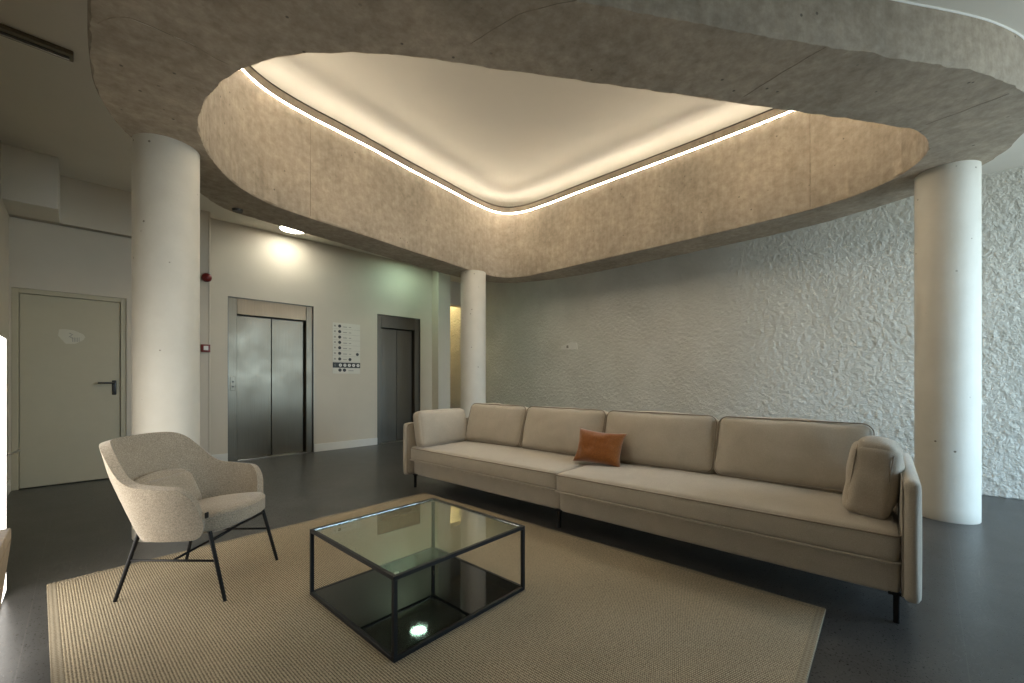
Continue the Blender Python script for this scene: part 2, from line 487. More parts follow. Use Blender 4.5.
# formwork joints and scratches of the slab
def hit(px):
    t_ = (px - 512) / 421.86; d = Vector((t_ * math.cos(.795) + math.sin(.795), -t_ * math.sin(.795) + math.cos(.795))).normalized()
    best = None
    for i in range(NP):
        p = IL[i]
        if p.dot(d) > 0 and (p.length > 4.0 or px < 250):
            c = abs(p.x * d.y - p.y * d.x)
            if best is None or c < best[0]: best = (c, i)
    return best[1]
INW = offset(IL, -.0015)
for px in (310, 546, 809):
    i = hit(px); p = INW[i]
    bm = bmesh.new(); tube(bm, [(p.x + .003 * noise.noise(V(z, px, 0)), p.y, z) for z in (SLAB + .02, 3.1, 3.3, 3.5, 3.7, 3.97)], .0025 if px != 809 else .004, 6)
    link('formwork_joint', bm, M['joint'], ring)
for k, pl in enumerate(SEAMS):
    bm = bmesh.new(); P_ = catmull([(x, y, SLAB + .001) for x, y in pl], 8, closed=False)
    P_ = [p + V(.012 * noise.noise(p * 9), .012 * noise.noise(p * 9 + V(5, 0, 0)), 0) for p in P_]
    tube(bm, P_, .0028, 6); link('formwork_joint', bm, M['joint'] if k else M['chalk'], ring)

# general ceiling around the ring, in two levels
def near_idx(p):
    return min(range(NP), key=lambda i: (MID[i] - Vector(p)).length)
i1, i2 = near_idx((.5, 2.0)), near_idx((5.4, 5.3))
def ceil_part(ia, ib, corners, z, th):
    bm = bmesh.new(); idx = []
    i = ia
    while True:
        idx.append(i)
        if i == ib: break
        i = (i + 1) % NP
    pts = [(MID[k].x, MID[k].y, z) for k in idx] + [(x, y, z) for x, y in corners]
    vs = [bm.verts.new(p) for p in pts]
    for k in range(len(vs)): bm.edges.new((vs[k], vs[(k + 1) % len(vs)]))
    bmesh.ops.triangle_fill(bm, edges=bm.edges[:], use_beauty=True)
    r = bmesh.ops.extrude_face_region(bm, geom=bm.faces[:])
    for v in [g for g in r['geom'] if isinstance(g, bmesh.types.BMVert)]: v.co.z += th
    bmesh.ops.recalc_face_normals(bm, faces=bm.faces)
    struct('ceiling', bm, M['soffit'])
ceil_part(i2, i1, [(-4.1, 2.0), (-4.1, 10.6), (6.5, 10.6), (6.5, 5.3)], CEIL, .12)
ceil_part(i1, i2, [(6.5, 5.3), (6.5, -4.1), (-4.1, -4.1), (-4.1, 2.0)], CEILB, .26)
# pale line where the fascia meets the lower ceiling
j1, j2 = min(range(NP), key=lambda i: (OL[i] - Vector((1.2, 1.42))).length), min(range(NP), key=lambda i: (OL[i] - Vector((5.86, 2.3))).length)
bm = bmesh.new(); L = []; i = j1
while i != j2: L.append(offset(OL, .004)[i] if False else OL[i]); i = (i + 1) % NP
tube(bm, [(p.x, p.y, CEILB - .003) for p in L], .007, 6)
struct('trim_2', bm, M['white'], smooth=True)

# upper ceiling over the opening + cove
UP = 4.34
bm = bmesh.new()
I3 = offset(IL, .62)
loops(bm, [(I2, TOP - .12), (offset(IL, .6), TOP - .12), (offset(IL, .6), UP + .02), (I3, UP + .02), (I3, TOP - .14), (I2, TOP - .14)], True)
struct('wall_cove', bm, M['ceil_up'])
bm = bmesh.new()
vs = [bm.verts.new((p.x, p.y, UP)) for p in I3]; c = bm.verts.new((CEN.x, CEN.y, UP))
for i in range(NP): bm.faces.new((vs[(i + 1) % NP], vs[i], c))
r = bmesh.ops.extrude_face_region(bm, geom=bm.faces[:])
for v in [g for g in r['geom'] if isinstance(g, bmesh.types.BMVert)]: v.co.z += .1
bmesh.ops.recalc_face_normals(bm, faces=bm.faces)
struct('ceiling_upper', bm, M['ceil_up'])
# LED strips
bm = bmesh.new(); loops(bm, [(offset(IL, -.004), 3.989), (offset(IL, -.0075), 3.9985)])
ls = link('led_strip', bm, M['led'])
bm = bmesh.new(); loops(bm, [(offset(IL, -.011), 3.9992), (offset(IL, -.011), 4.004), (offset(IL, .002), 4.004), (offset(IL, .002), 3.9992)], True)
link('cap', bm, M['alu'], ls)
tag(ls, 'thin warm glowing light line running round the inner wall of the opening', 'light strip')
bm = bmesh.new(); loops(bm, [(offset(IL, .125), TOP + .001), (offset(IL, .152), TOP + .001), (offset(IL, .152), TOP + .012), (offset(IL, .125), TOP + .012)], True)
tag(link('cove_light', bm, M['ledcove'], smooth=True), 'hidden warm cove light washing the upper ceiling behind the ring wall', 'light strip')
bm = bmesh.new(); loops(bm, [(offset(IL, -.004), TOP), (offset(IL, -.004), TOP + .014), (offset(IL, .03), TOP + .014), (offset(IL, .03), TOP)], True)
tag(link('shadow_gap_profile', bm, M['darktrim'], smooth=True, angle=35), 'slim dark profile standing in for the shadow gap along the top edge of the ring wall', 'profile')  # dark colour stands in for the shade of the gap under the upper ceiling

# ------------------------------------------------------------ columns
def column(x, y, r, label):
    bm = bmesh.new()
    n = 64; rings = []
    zs = [0, .006] + [.1 + i * (SLAB - .12) / 24 for i in range(25)] + [SLAB + .004]
    for k, z in enumerate(zs):
        rr = r - (.004 if k == 0 else 0)
        rings.append([bm.verts.new(((rr + .0012 * noise.noise(V(math.cos(2*PI*i/n) * 3 + x, math.sin(2*PI*i/n) * 3, z * 3))) * math.cos(2 * PI * i / n),
                                    (rr) * math.sin(2 * PI * i / n), z)) for i in range(n)])
    for a in range(len(rings) - 1):
        for i in range(n): bm.faces.new((rings[a][i], rings[a][(i + 1) % n], rings[a + 1][(i + 1) % n], rings[a + 1][i]))
    bm.faces.new(rings[0][::-1]); bm.faces.new(rings[-1])
    tag(link('round_column', bm, M['column'], smooth=True, angle=40, loc=(x, y, 0)), label, 'column', 'round columns under the ring slab')
column(.451, 4.097, .2, 'off-white round concrete column with small pits, behind the oatmeal armchair')
column(5.10, -.125, .197, 'white round concrete column in cool daylight, beside the right arm of the sofa')
column(4.495, 5.30, .205, 'slim-looking far round column behind the sofa, next to the lift wall')

# ------------------------------------------------------------ door
d = thing('door_1', 'cream utility door', 'door'); 
for k in ('category', 'label'): del d[k]
d['kind'] = 'structure'
bm = bmesh.new()
box(bm, DL, DL + .05, DY + .02, DY + .12, 0, DT, .003, 1); box(bm, DR - .05, DR, DY + .02, DY + .12, 0, DT, .003, 1); box(bm, DL + .05, DR - .05, DY + .02, DY + .12, DT - .05, DT, .003, 1)
link('door_frame', bm, M['door'], d)
leaf = link('door_leaf', boxm(DL + .053, DR - .053, DY + .045, DY + .10, .008, DT - .053, bev=.003, seg=1), M['door'], d)
leaf['label'] = 'flat cream painted door leaf'
bm = bmesh.new(); hx = DR - .105
box(bm, hx - .02, hx + .02, DY + .033, DY + .046, .98, 1.15, .008, 3)
tube(bm, [(hx, DY + .034, 1.12), (hx, DY - .012, 1.12), (hx - .012, DY - .02, 1.12), (hx - .14, DY - .022, 1.12)], .0105, 10)
link('door_handle', bm, M['plastic'], d, smooth=True, angle=40)
# irregular sticker on the door
def poly_plate(name, pts, axis, pos, th, m, parent=None):
    bm = bmesh.new()
    if axis == 'y': vs = [bm.verts.new((a, pos, b)) for a, b in pts]
    else: vs = [bm.verts.new((pos, a, b)) for a, b in pts]
    f = bm.faces.new(vs)
    r = bmesh.ops.extrude_face_region(bm, geom=[f])
    for v in [g for g in r['geom'] if isinstance(g, bmesh.types.BMVert)]:
        if axis == 'y': v.co.y -= th
        else: v.co.x -= th
    bmesh.ops.recalc_face_normals(bm, faces=bm.faces)
    return link(name, bm, m, parent)
M['sticker'] = plain('pale_sticker', (.62, .58, .46), .45, var=.02)
SY = DY + .0445
st = thing('door_sign', 'small pale irregular sign with fine stripes on the cream utility door', 'sign', (0, 0, 0))
def P2(px, py, Y):   # a point of a drawing on a plane Y = const
    F, HY, TH = 421.86, 380.33, .795
    t = (px - 512) / F; dx = t * math.cos(TH) + math.sin(TH); dy = -t * math.sin(TH) + math.cos(TH)
    D = Y / dy; return (D * dx, 1.15 + (HY - py) * D / F)
pts = [P2(50 + a / 13.65, 310 + b / 13.65, SY) for a, b in [(110, 350), (125, 262), (215, 262), (330, 280), (450, 330), (482, 370), (455, 410), (345, 462), (215, 462)]]
poly_plate('sign_plate', pts, 'y', SY, .002, M['sticker'], st)
bm = bmesh.new()
a = P2(50 + 285 / 13.65, 310 + 350 / 13.65, SY)
tube(bm, [(a[0] - .012, SY - .003, a[1] + .028), (a[0] + .014, SY - .003, a[1] + .012), (a[0] - .012, SY - .003, a[1] - .012), (a[0] + .018, SY - .003, a[1] - .03)], .004, 6)
link('sign_symbol', bm, M['inkgrey'], st)
bm = bmesh.new()
for k in range(5):
    p = P2(50 + (310 + 22 * k) / 13.65, 310 + 400 / 13.65, SY)
    box(bm, p[0] - .0022, p[0] + .0022, SY - .0035, SY - .002, p[1] - .03, p[1] + .02)
link('sign_stripes', bm, M['inkgrey'], st)

# small sign on the textured wall
sy, sz = 4.68, 1.765
sg = thing('wall_sign', 'tiny pale irregular sign with a dark spot on the rough textured wall above the sofa', 'sign', (0, 0, 0))
poly_plate('sign_plate', [(sy - .17, sz - .05), (sy - .15, sz + .07), (sy - .02, sz + .085), (sy + .2, sz + .025), (sy + .2, sz - .035), (sy + .06, sz - .045)], 'x', RX - .026, .012, M['white'], sg)
bm = bmesh.new(); box(bm, RX - .041, RX - .0385, sy + .03, sy + .075, sz - .02, sz + .03, .004, 1); link('sign_symbol', bm, M['inkgrey'], sg)

# door stop arm on the left wall
bm = bmesh.new(); disc(bm, (-.53, 6.1, .46), .03, .012, 'x')
tube(bm, [(-.52, 6.1, .46), (-.47, 6.12, .46), (-.44, 6.2, .465), (-.43, 6.32, .47)], .011, 8)
tag(link('wall_mounted_lever', bm, M['alu'], smooth=True, angle=40), 'small grey metal lever sticking out of the left wall beside the cream door', 'door holder')

# ------------------------------------------------------------ lifts
def lift(x0, x1, top, label, dark, callbtn, seamf, inl, inr, dtop):
    t = thing('lift_entrance', label, 'lift', ((x0 + x1) / 2, LY, 0), 0, 'lifts')
    a, b = x0 - (x0 + x1) / 2 + .002, x1 - (x0 + x1) / 2 - .002
    fm = M['steeldk'] if dark else M['steel']
    sb = .16                              # depth of the recess
    jl, jr = inl - (x0 + x1) / 2, inr - (x0 + x1) / 2
    bm = bmesh.new(); box(bm, a, jl, .03, sb + .02, 0, top - .002, .004, 1); link('jamb', bm, fm, t)
    bm = bmesh.new(); box(bm, jr, b, .03, sb + .02, 0, top - .002, .004, 1); link('jamb', bm, fm, t)
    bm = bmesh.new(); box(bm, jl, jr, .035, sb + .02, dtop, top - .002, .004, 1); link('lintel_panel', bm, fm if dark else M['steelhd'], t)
    # reveal lining
    bm = bmesh.new(); box(bm, a - .002, a + .01, -.001, .03, 0, top - .002); box(bm, b - .01, b + .002, -.001, .03, 0, top - .002); box(bm, a, b, -.001, .03, top - .012, top - .002)
    link('edge_trim', bm, M['steeldk'], t)
    mid = jl + (jr - jl) * seamf
    for (p, q, off) in ((jl + .003, mid - .004, .10), (mid + .010, jr - .018, .115)):
        dm = M['steeldk'] if dark else M['steel']
        bm = bmesh.new(); box(bm, p, q, off, off + .04, .012, dtop - .014, .003, 1)
        link('door_panel', bm, dm, t)
    bm = bmesh.new(); box(bm, jl, jr, .16, .2, 0, dtop); link('shaft_backing', bm, M['darktrim'], t)
    bm = bmesh.new(); box(bm, jl, jr, .005, .155, 0, .008, .002, 1); link('sill', bm, M['alu'], t)
    if callbtn:
        bp = link('call_panel', boxm(a + .03, jl - .02, .022, .031, 1.0, 1.20, bev=.003, seg=1), M['steel'], t)
        for z in (1.13, 1.06):
            bm = bmesh.new(); disc(bm, ((a + jl) / 2 + .005, .022, z), .012, .006, 'y', 16); link('button', bm, M['darktrim'], bp)
lift(E1[0], E1[1], E1[2], 'wide brushed steel lift doors with call panel, nearest the big left column', False, True, .49, 1.555, 2.50, 2.10)
lift(E2[0], E2[1], E2[2], 'dark narrow steel lift doors at the far end, behind the left end of the sofa', True, False, .50, 3.80, 4.50, 2.11)

# ------------------------------------------------------------ directory board
bx0, bx1, bz0, bz1 = 2.905, 3.379, 1.262, 2.112
t = thing('floor_directory', 'pale floor directory with a column of black dots between the two lifts', 'sign', (bx0, LY, bz0))
W, Hh = bx1 - bx0, bz1 - bz0
link('board', boxm(0, W, -.006, -.0005, 0, Hh, bev=.001, seg=1), M['board'], t)
def dot(bm, x, z, r, y=-.0085): disc(bm, (x, y + .001, z), r, .0015, 'y', 20)
# zoomed frame: x 130..390 -> 0..W, y 120..620 -> Hh..0
def q(px, py): return ((px - 130) / 260 * W, Hh - (py - 120) / 500 * Hh)
rows = [152, 206, 260, 312, 365, 420, 475]
def pdot(x, z, r, m, par, nm, y=-.0085):
    bm = bmesh.new(); dot(bm, x, z, r, y); link(nm, bm, m, par)
def pbox(x0_, x1_, z0_, z1_, m, par, nm, y0_=-.008, y1_=-.0065):
    link(nm, boxm(x0_, x1_, y0_, y1_, z0_, z1_), m, par)
for k, y in enumerate(rows):
    x, z = q(193, y); pdot(x, z, .026, M['ink'], t, 'floor_dot')
    x0_, z = q(143, y); x1_, _ = q(157, y); pbox(x0_, x1_, z - .014, z + .014, M['inkgrey'], t, 'floor_mark')
    for pa, pb in ((225, 262), (280, 302)):
        xa, za = q(pa, y + 5); xb, _ = q(pb, y); pbox(xa, xb, za - .006, za + .006, M['inkgrey'], t, 'small_print')
    xa, za = q(135, y + 27); xb, _ = q(388, y); pbox(xa, xb, za - .0012, za + .0012, M['inkgrey'], t, 'row_line', -.0075)
for px, py, r in ((362, 424, .026), (290, 478, .026), (196, 585, .028), (238, 585, .028)):
    x, z = q(px, py); pdot(x, z, r, M['ink'], t, 'floor_dot')
xa, za = q(275, 590); xb, _ = q(325, 590); pbox(xa, xb, za - .006, za + .006, M['inkgrey'], t, 'small_print')
xa, za = q(130, 510); xb, zb = q(390, 562)
st_ = link('black_strip', boxm(xa, xb, -.0078, -.0062, zb, za), M['ink'], t)
for px in (200, 242, 284, 325, 368):
    x, z = q(px, 536); pdot(x, z, .026, M['white'], st_, 'white_symbol', -.0095)
    pbox(x - .006, x + .006, z - .012, z + .014, M['inkgrey'], st_, 'symbol_mark', -.011, -.0095)
x, z = q(150, 536); pbox(x - .004, x + .004, z - .02, z + .02, M['inkgrey'], st_, 'symbol_mark', -.0095, -.0078)

# fire alarm devices
bm = bmesh.new(); disc(bm, (1.145, DY, 2.497), .052, .03, 'y', 28)
b_ = link('alarm_sounder', bm, M['red'], smooth=True, angle=40)
tag(b_, 'round dark red fire alarm sounder on the wall, above the square call point', 'fire alarm')
bm = bmesh.new(); r = bmesh.ops.create_uvsphere(bm, u_segments=24, v_segments=12, radius=.058)
bmesh.ops.scale(bm, vec=(1, .9, 1), verts=r['verts']); bmesh.ops.translate(bm, vec=(1.145, DY - .045, 2.497), verts=r['verts'])
link('dome', bm, M['red'], b_, smooth=True)
bm = boxm(1.085, 1.185, DY - .05, DY, 1.52, 1.62, bev=.008, seg=3)
c_ = link('call_point', bm, M['red'], smooth=True, angle=40)
tag(c_, 'small square red fire alarm call point on the wall, below the round sounder', 'fire alarm')
link('white_label', boxm(1.11, 1.16, DY - .053, DY - .0495, 1.545, 1.60, bev=.002, seg=1), M['white'], c_)

# ------------------------------------------------------------ ceiling lamps
def downlight(x, y, m, label, r=.15, z=CEIL):
    t = thing('ceiling_downlight', label, 'ceiling light', (x, y, z))
    bm = bmesh.new()
    n = 40; prof = [(r + .02, 0), (r + .02, -.012), (r, -.02), (r - .008, -.004)]
    vr = [[bm.verts.new((a * math.cos(2 * PI * i / n), a * math.sin(2 * PI * i / n), h)) for i in range(n)] for a, h in prof]
    for a in range(3):
        for i in range(n): bm.faces.new((vr[a][i], vr[a][(i + 1) % n], vr[a + 1][(i + 1) % n], vr[a + 1][i]))
    bmesh.ops.recalc_face_normals(bm, faces=bm.faces)
    link('rim', bm, M['white'], t, smooth=True, angle=40)
    bm = bmesh.new(); disc(bm, (0, 0, -.012), r - .006, .008, 'z', 40)
    link('diffuser', bm, m, t)
downlight(2.17, 6.64, M['lamp'], 'round white ceiling light glowing in front of the wide lift', .17)
downlight(4.2, 6.45, M['lampg'], 'ceiling light with a greenish glow above the dark narrow lift')
downlight(6.0, 8.45, M['lampy'], 'warm yellow ceiling light in the passage behind the far column')
downlight(-.35, 1.25, M['lampfill'], 'added unseen fill light over the wooden stand, outside the picture', .12, CEILB)  # added lamp out of view, lifts the left side
downlight(-1.6, -.6, M['lampfill'], 'added unseen fill light behind the camera near the side wall', .12, CEILB)  # second added lamp, unseen, also there to brighten the left
# track fitting in the upper left
t = thing('linear_ceiling_fitting', 'long slim metal ceiling fitting above the door corner', 'ceiling fitting', (0, 4.17, CEIL))
bm = boxm(-1.9, -.04, -.05, .05, -.03, 0, bev=.006, seg=2); link('housing', bm, M['steel'], t)
bm = boxm(-1.88, -.06, -.012, .012, -.034, -.029); link('slot', bm, M['darktrim'], t)
bm = boxm(-1.88, -.06, .02, .03, -.036, -.029, bev=.002, seg=1); link('rail', bm, M['alu'], t)
# detector on the slab edge
bm = bmesh.new(); disc(bm, (1.12, 5.05, SLAB - .022), .045, .022, 'z', 24, .05)
tag(link('smoke_detector', bm, M['darktrim'], smooth=True, angle=40), 'small round dark detector under the edge of the concrete ring near the left column', 'detector')

# ------------------------------------------------------------ rug
RA = .049        # turn of the rug against the walls
t = thing('woven_rug', 'large beige flat-woven rug with a plain border under the armchair and glass table', 'rug', (2.439, 3.635, 0), RA)
RW, RL = 2.581, 3.284
def rg(x, y): return (x, y)
link('weave_field', boxm(-RW + .035, -.035, -RL + .035, -.035, .0005, .010), M['rug'], t)
bm = bmesh.new()
for (a, b, c, d_) in ((-RW, -RW + .038, -RL, 0), (-.038, 0, -RL, 0), (-RW + .038, -.038, -RL, -RL + .038), (-RW + .038, -.038, -.038, 0)):
    box(bm, a, b, c, d_, .0005, .0112, .003, 1)
link('border', bm, M['rugb'], t)['label'] = 'plain smooth border strip'

# ------------------------------------------------------------ coffee table
TA = .833 - .795
RT = .0115
tx, ty = .8775, 1.526
S = .811; TH_ = .348
t = thing('coffee_table', 'square black metal frame coffee table with clear glass top and black lower shelf', 'coffee table', (tx, ty, RT), TA)
p = .017
bm = bmesh.new()
def fbar(*a): box(bm, *a, bev=.0012, seg=1)
for z0, z1 in ((0, .018), (TH_ - .018, TH_)):
    fbar(0, S, 0, p, z0, z1); fbar(0, S, S - p, S, z0, z1); fbar(0, p, p, S - p, z0, z1); fbar(S - p, S, p, S - p, z0, z1)
link('frame', bm, M['black'], t)
for x, y in ((0, 0), (S - p, 0), (0, S - p), (S - p, S - p)):
    link('leg', boxm(x, x + p, y, y + p, .018, TH_ - .018), M['black'], t)
link('glass_top', boxm(p + .001, S - p - .001, p + .001, S - p - .001, TH_ - .009, TH_ - .003), M['glass'], t)['label'] = 'clear glass top'
link('lower_shelf', boxm(p + .001, S - p - .001, p + .001, S - p - .001, .006, .016), M['blackglass'], t)['label'] = 'glossy black glass lower shelf'
for x, y in ((p + .02, p + .02), (S - p - .02, p + .02), (p + .02, S - p - .02), (S - p - .02, S - p - .02)):
    bm = bmesh.new(); disc(bm, (x, y, TH_ - .016), .010, .006, 'z', 16); link('glass_pad', bm, M['alu'], t)

# ------------------------------------------------------------ soft shapes
def soft_box(w, d, h, puff=(.02, .02, .03), r=.04, n=14, seed=0, wr=.004, crown=2.2):
    """upholstered block centred on x,y, standing on z=0: rounded edges and crowned faces"""
    bm = bmesh.new()
    bmesh.ops.create_cube(bm, size=2)
    bmesh.ops.subdivide_edges(bm, edges=bm.edges[:], cuts=n, use_grid_fill=True)
    hw, hd, hh = w / 2, d / 2, h / 2
    for v in bm.verts:
        u = v.co.copy()
        # concentrate points near the edges
        f = lambda a: math.copysign(abs(math.sin(a * PI / 2)) ** 1.0, a)
        u = V(f(u.x), f(u.y), f(u.z))
        P = V(u.x * hw, u.y * hd, u.z * hh)
        q_ = V(max(-hw + r, min(hw - r, P.x)), max(-hd + r, min(hd - r, P.y)), max(-hh + r, min(hh - r, P.z)))
        dlt = P - q_
        if dlt.length > 1e-6: P = q_ + dlt.normalized() * min(r, dlt.length if dlt.length < r else r)
        bx_, by_, bz_ = (1 - abs(u.x) ** crown), (1 - abs(u.y) ** crown), (1 - abs(u.z) ** crown)
        bx_, by_, bz_ = max(0, bx_), max(0, by_), max(0, bz_)
        P.x += math.copysign(puff[0], u.x) * by_ * bz_ * abs(u.x) ** 3
        P.y += math.copysign(puff[1], u.y) * bx_ * bz_ * abs(u.y) ** 3
        P.z += math.copysign(puff[2], u.z) * bx_ * by_ * abs(u.z) ** 3
        s = noise.noise(V(P.x * 4 + seed, P.y * 4, P.z * 4)) * wr + noise.noise(V(P.x * 11 + seed, P.y * 11, P.z * 11)) * wr * .5
        P += (P - V(0, 0, 0)).normalized() * s
        v.co = P + V(0, 0, hh)
    return bm

def edge_loop(w, d, h, z, r, n=10):
    hw, hd = w / 2, d / 2
    out = []
    for cx, cy, a0 in ((hw - r, hd - r, 0), (-hw + r, hd - r, PI / 2), (-hw + r, -hd + r, PI), (hw - r, -hd + r, 3 * PI / 2)):
        for k in range(n + 1):
            a = a0 + PI / 2 * k / n; out.append((cx + r * math.cos(a), cy + r * math.sin(a), z))
    # fill straights
    res = []
    for i in range(len(out)):
        p, q_ = Vector(out[i]), Vector(out[(i + 1) % len(out)])
        m = max(1, int((q_ - p).length / .06))
        for k in range(m): res.append(p.lerp(q_, k / m))
    return res

def pillow(w, h, t, seed=0, wr=.01, n=26, pinch=.06, pipe=None):
    """knife-edged pillow lying in XZ, thickness along Y, centred"""
    bm = bmesh.new()
    g = {}
    for s in (-1, 1):
        for i in range(n + 1):
            for j in range(n + 1):
                u, v = -1 + 2 * i / n, -1 + 2 * j / n
                if s == 1 and (i in (0, n) or j in (0, n)): g[s, i, j] = g[-1, i, j]; continue
                x = u * w / 2 * (1 - pinch * (1 - v * v)) ; z = v * h / 2 * (1 - pinch * (1 - u * u))
                th = t / 2 * (max(0, 1 - u**4) ** .55) * (max(0, 1 - v**4) ** .55)
                nz = noise.noise(V(x * 9 + seed, z * 9, s)) * wr + noise.noise(V(x * 22 + seed, z * 22, s)) * wr * .4
                ed = min(1, (1 - max(abs(u), abs(v))) * 4)
                g[s, i, j] = bm.verts.new((x + nz * .3, s * (th + nz * ed), z))
    for s in (-1, 1):
        for i in range(n):
            for j in range(n):
                f = [g[s, i, j], g[s, i + 1, j], g[s, i + 1, j + 1], g[s, i, j + 1]]
                bm.faces.new(f if s == -1 else f[::-1])
    return bm

# ------------------------------------------------------------ sofa
SA = math.radians(3.0)
sofa = thing('long_sofa', 'very long low taupe fabric sofa in two modules with slim arms along the textured wall', 'sofa', (2.655, .012, 0), SA)
SL, SD = 4.03, 1.05          # local: y along the length, x into the depth
AT = .065
def soft_at(name, w, d, h, c, m, rot=(0, 0, 0), parent=sofa, **k):
    o = link(name, soft_box(w, d, h, **k), m, parent, smooth=True)
    o.location = c; o.rotation_euler = rot; return o
seam = 2.03
for a, b, off in ((AT + .003, seam - .002, 0.0), (seam + .002, SL - AT - .003, .02)):
    soft_at('base', .95 - off, b - a, .165, (.50 + off / 2 + .024, (a + b) / 2, .128), M['sofa'], puff=(.006, .002, .004), r=.03, n=16, wr=.002)
# arms
for y, nm in ((AT / 2, 'near'), (SL - AT / 2, 'far')):
    o = soft_at('arm', SD, AT, .56, (SD / 2 - .02, y, .13), M['sofa'], puff=(.008, .008, .006), r=.03, n=16, wr=.0015)
    for s in ((1,) if nm == 'near' else (-1,)):
        bm = bmesh.new(); L = edge_loop(SD - .03, .54, 0, 0, .05)
        tube(bm, [(p.x, s * (AT / 2 - .001), p.y + .28) for p in L], .0035, 6, closed=True)
        link('piping', bm, M['piping'], o, smooth=True)
# back panel
soft_at('back', .12, SL - 2 * AT - .01, .53, (SD - .085, SL / 2, .14), M['sofa'], puff=(.004, .004, .006), r=.04, n=16, wr=.002)
# seat cushions
for a, b, off, z in ((AT + .006, seam - .003, 0, .288), (seam + .003, SL - AT - .006, .025, .288)):
    w, d, h = .86 - off, b - a, .15
    o = soft_at('seat_cushion', w, d, h, (.43 + off / 2 - .005, (a + b) / 2, z), M['sofa'], puff=(.014, .006, .026), r=.036, n=24, wr=.007)
    for zz, pm, pr in ((.010, M['sofa'], .0065), (h - .014, M['piping'], .0045)):
        bm = bmesh.new(); L = edge_loop(w + .004, d + .002, 0, zz, .03)
        L2 = [(p.x + (.012 * (1 - (p.y / (d / 2)) ** 2) * (1 if p.x > 0 else -1) if abs(p.x) > w / 2 - .02 else 0) * .35, p.y, p.z) for p in L]
        tube(bm, L2, pr, 6, closed=True)
        link('piping', bm, pm, o, smooth=True)
# back cushions
tilt = math.radians(18)
ys = [(.17, 1.065), (1.07, 2.00), (2.005, 2.93), (2.935, 3.78)]
for k, (a, b) in enumerate(ys):
    w, d, h = .21, b - a, .445
    bm = soft_box(w, d, h, puff=(.05, .012, .02), r=.055, n=26, seed=k * 5.3, wr=.016, crown=2.4)
    o = link('back_cushion', bm, M['sofa'], sofa, smooth=True)
    o.location = (.72, (a + b) / 2, .432); o.rotation_euler = (0, tilt, 0)
    for s in (-1,):
        bm = bmesh.new(); L = edge_loop(h - .01, d - .01, 0, 0, .06)
        tube(bm, [(s * (w / 2 - .012), p.y, p.x + h / 2) for p in L], .0042, 6, closed=True)
        link('piping', bm, M['piping'], o, smooth=True)
# legs
for x, y in ((.06, .085), (.06, seam), (.06, SL - .12), (.9, .085), (.9, seam), (.9, SL - .12)):
    bm = bmesh.new(); box(bm, x - .012, x + .012, y - .012, y + .012, 0, .14, .003, 1); box(bm, x - .012, x + .012, y - .03, y + .03, .130, .142, .002, 1)
    link('leg', bm, M['black'], sofa)
def sofa_pt(x, y, z):
    return V(2.655 + x * math.cos(SA) - y * math.sin(SA), .012 + x * math.sin(SA) + y * math.cos(SA), z)

# loose cushions
def put(o, pos, rot, label, cat='cushion', group=None):
    o.location = pos; o.rotation_euler = rot; tag(o, label, cat, group)
# right arm box cushion
o = link('arm_cushion', soft_box(.34, .18, .375, puff=(.016, .022, .028), r=.045, n=22, seed=9, wr=.022, crown=2.0), M['armpil'], smooth=True)
put(o, sofa_pt(.37, .205, .443), (math.radians(8), 0, SA - .04), 'plump beige linen box cushion leaning on the sofa arm nearest the white column')
for s in (-1, 1):
    bm = bmesh.new(); L = edge_loop(.325, .35, 0, 0, .06)
    tube(bm, [(p.x, s * .073, p.y + .187) for p in L], .0035, 6, closed=True); link('piping', bm, M['piping'], o, smooth=True)
o = link('arm_cushion', soft_box(.66, .15, .38, puff=(.01, .04, .012), r=.045, n=18, seed=3, wr=.008), M['sofa'], smooth=True)
put(o, sofa_pt(.36, SL - AT - .16, .44), (math.radians(-10), 0, SA), 'taupe cushion leaning on the far left arm of the sofa, beside the lifts')
o = link('throw_pillow', pillow(.43, .30, .16, seed=2, wr=.022, pinch=.12), M['orange'], smooth=True)
put(o, sofa_pt(.50, 1.93, .437 + .146), (math.radians(-4), math.radians(4), SA + PI / 2 + .0), 'small rust orange throw pillow in the middle of the sofa')
o.rotation_euler = (Matrix.Rotation(SA + PI / 2 + .12, 3, 'Z') @ Matrix.Rotation(math.radians(-3), 3, 'Y') @ Matrix.Rotation(math.radians(22), 3, 'X')).to_euler()

# ------------------------------------------------------------ armchair
CA = math.atan2(-.70, .714)         # the way it faces
ch = thing('armchair', 'oatmeal boucle tub armchair on thin black metal legs at the edge of the rug', 'armchair', (.4905, 2.958, 0), CA)
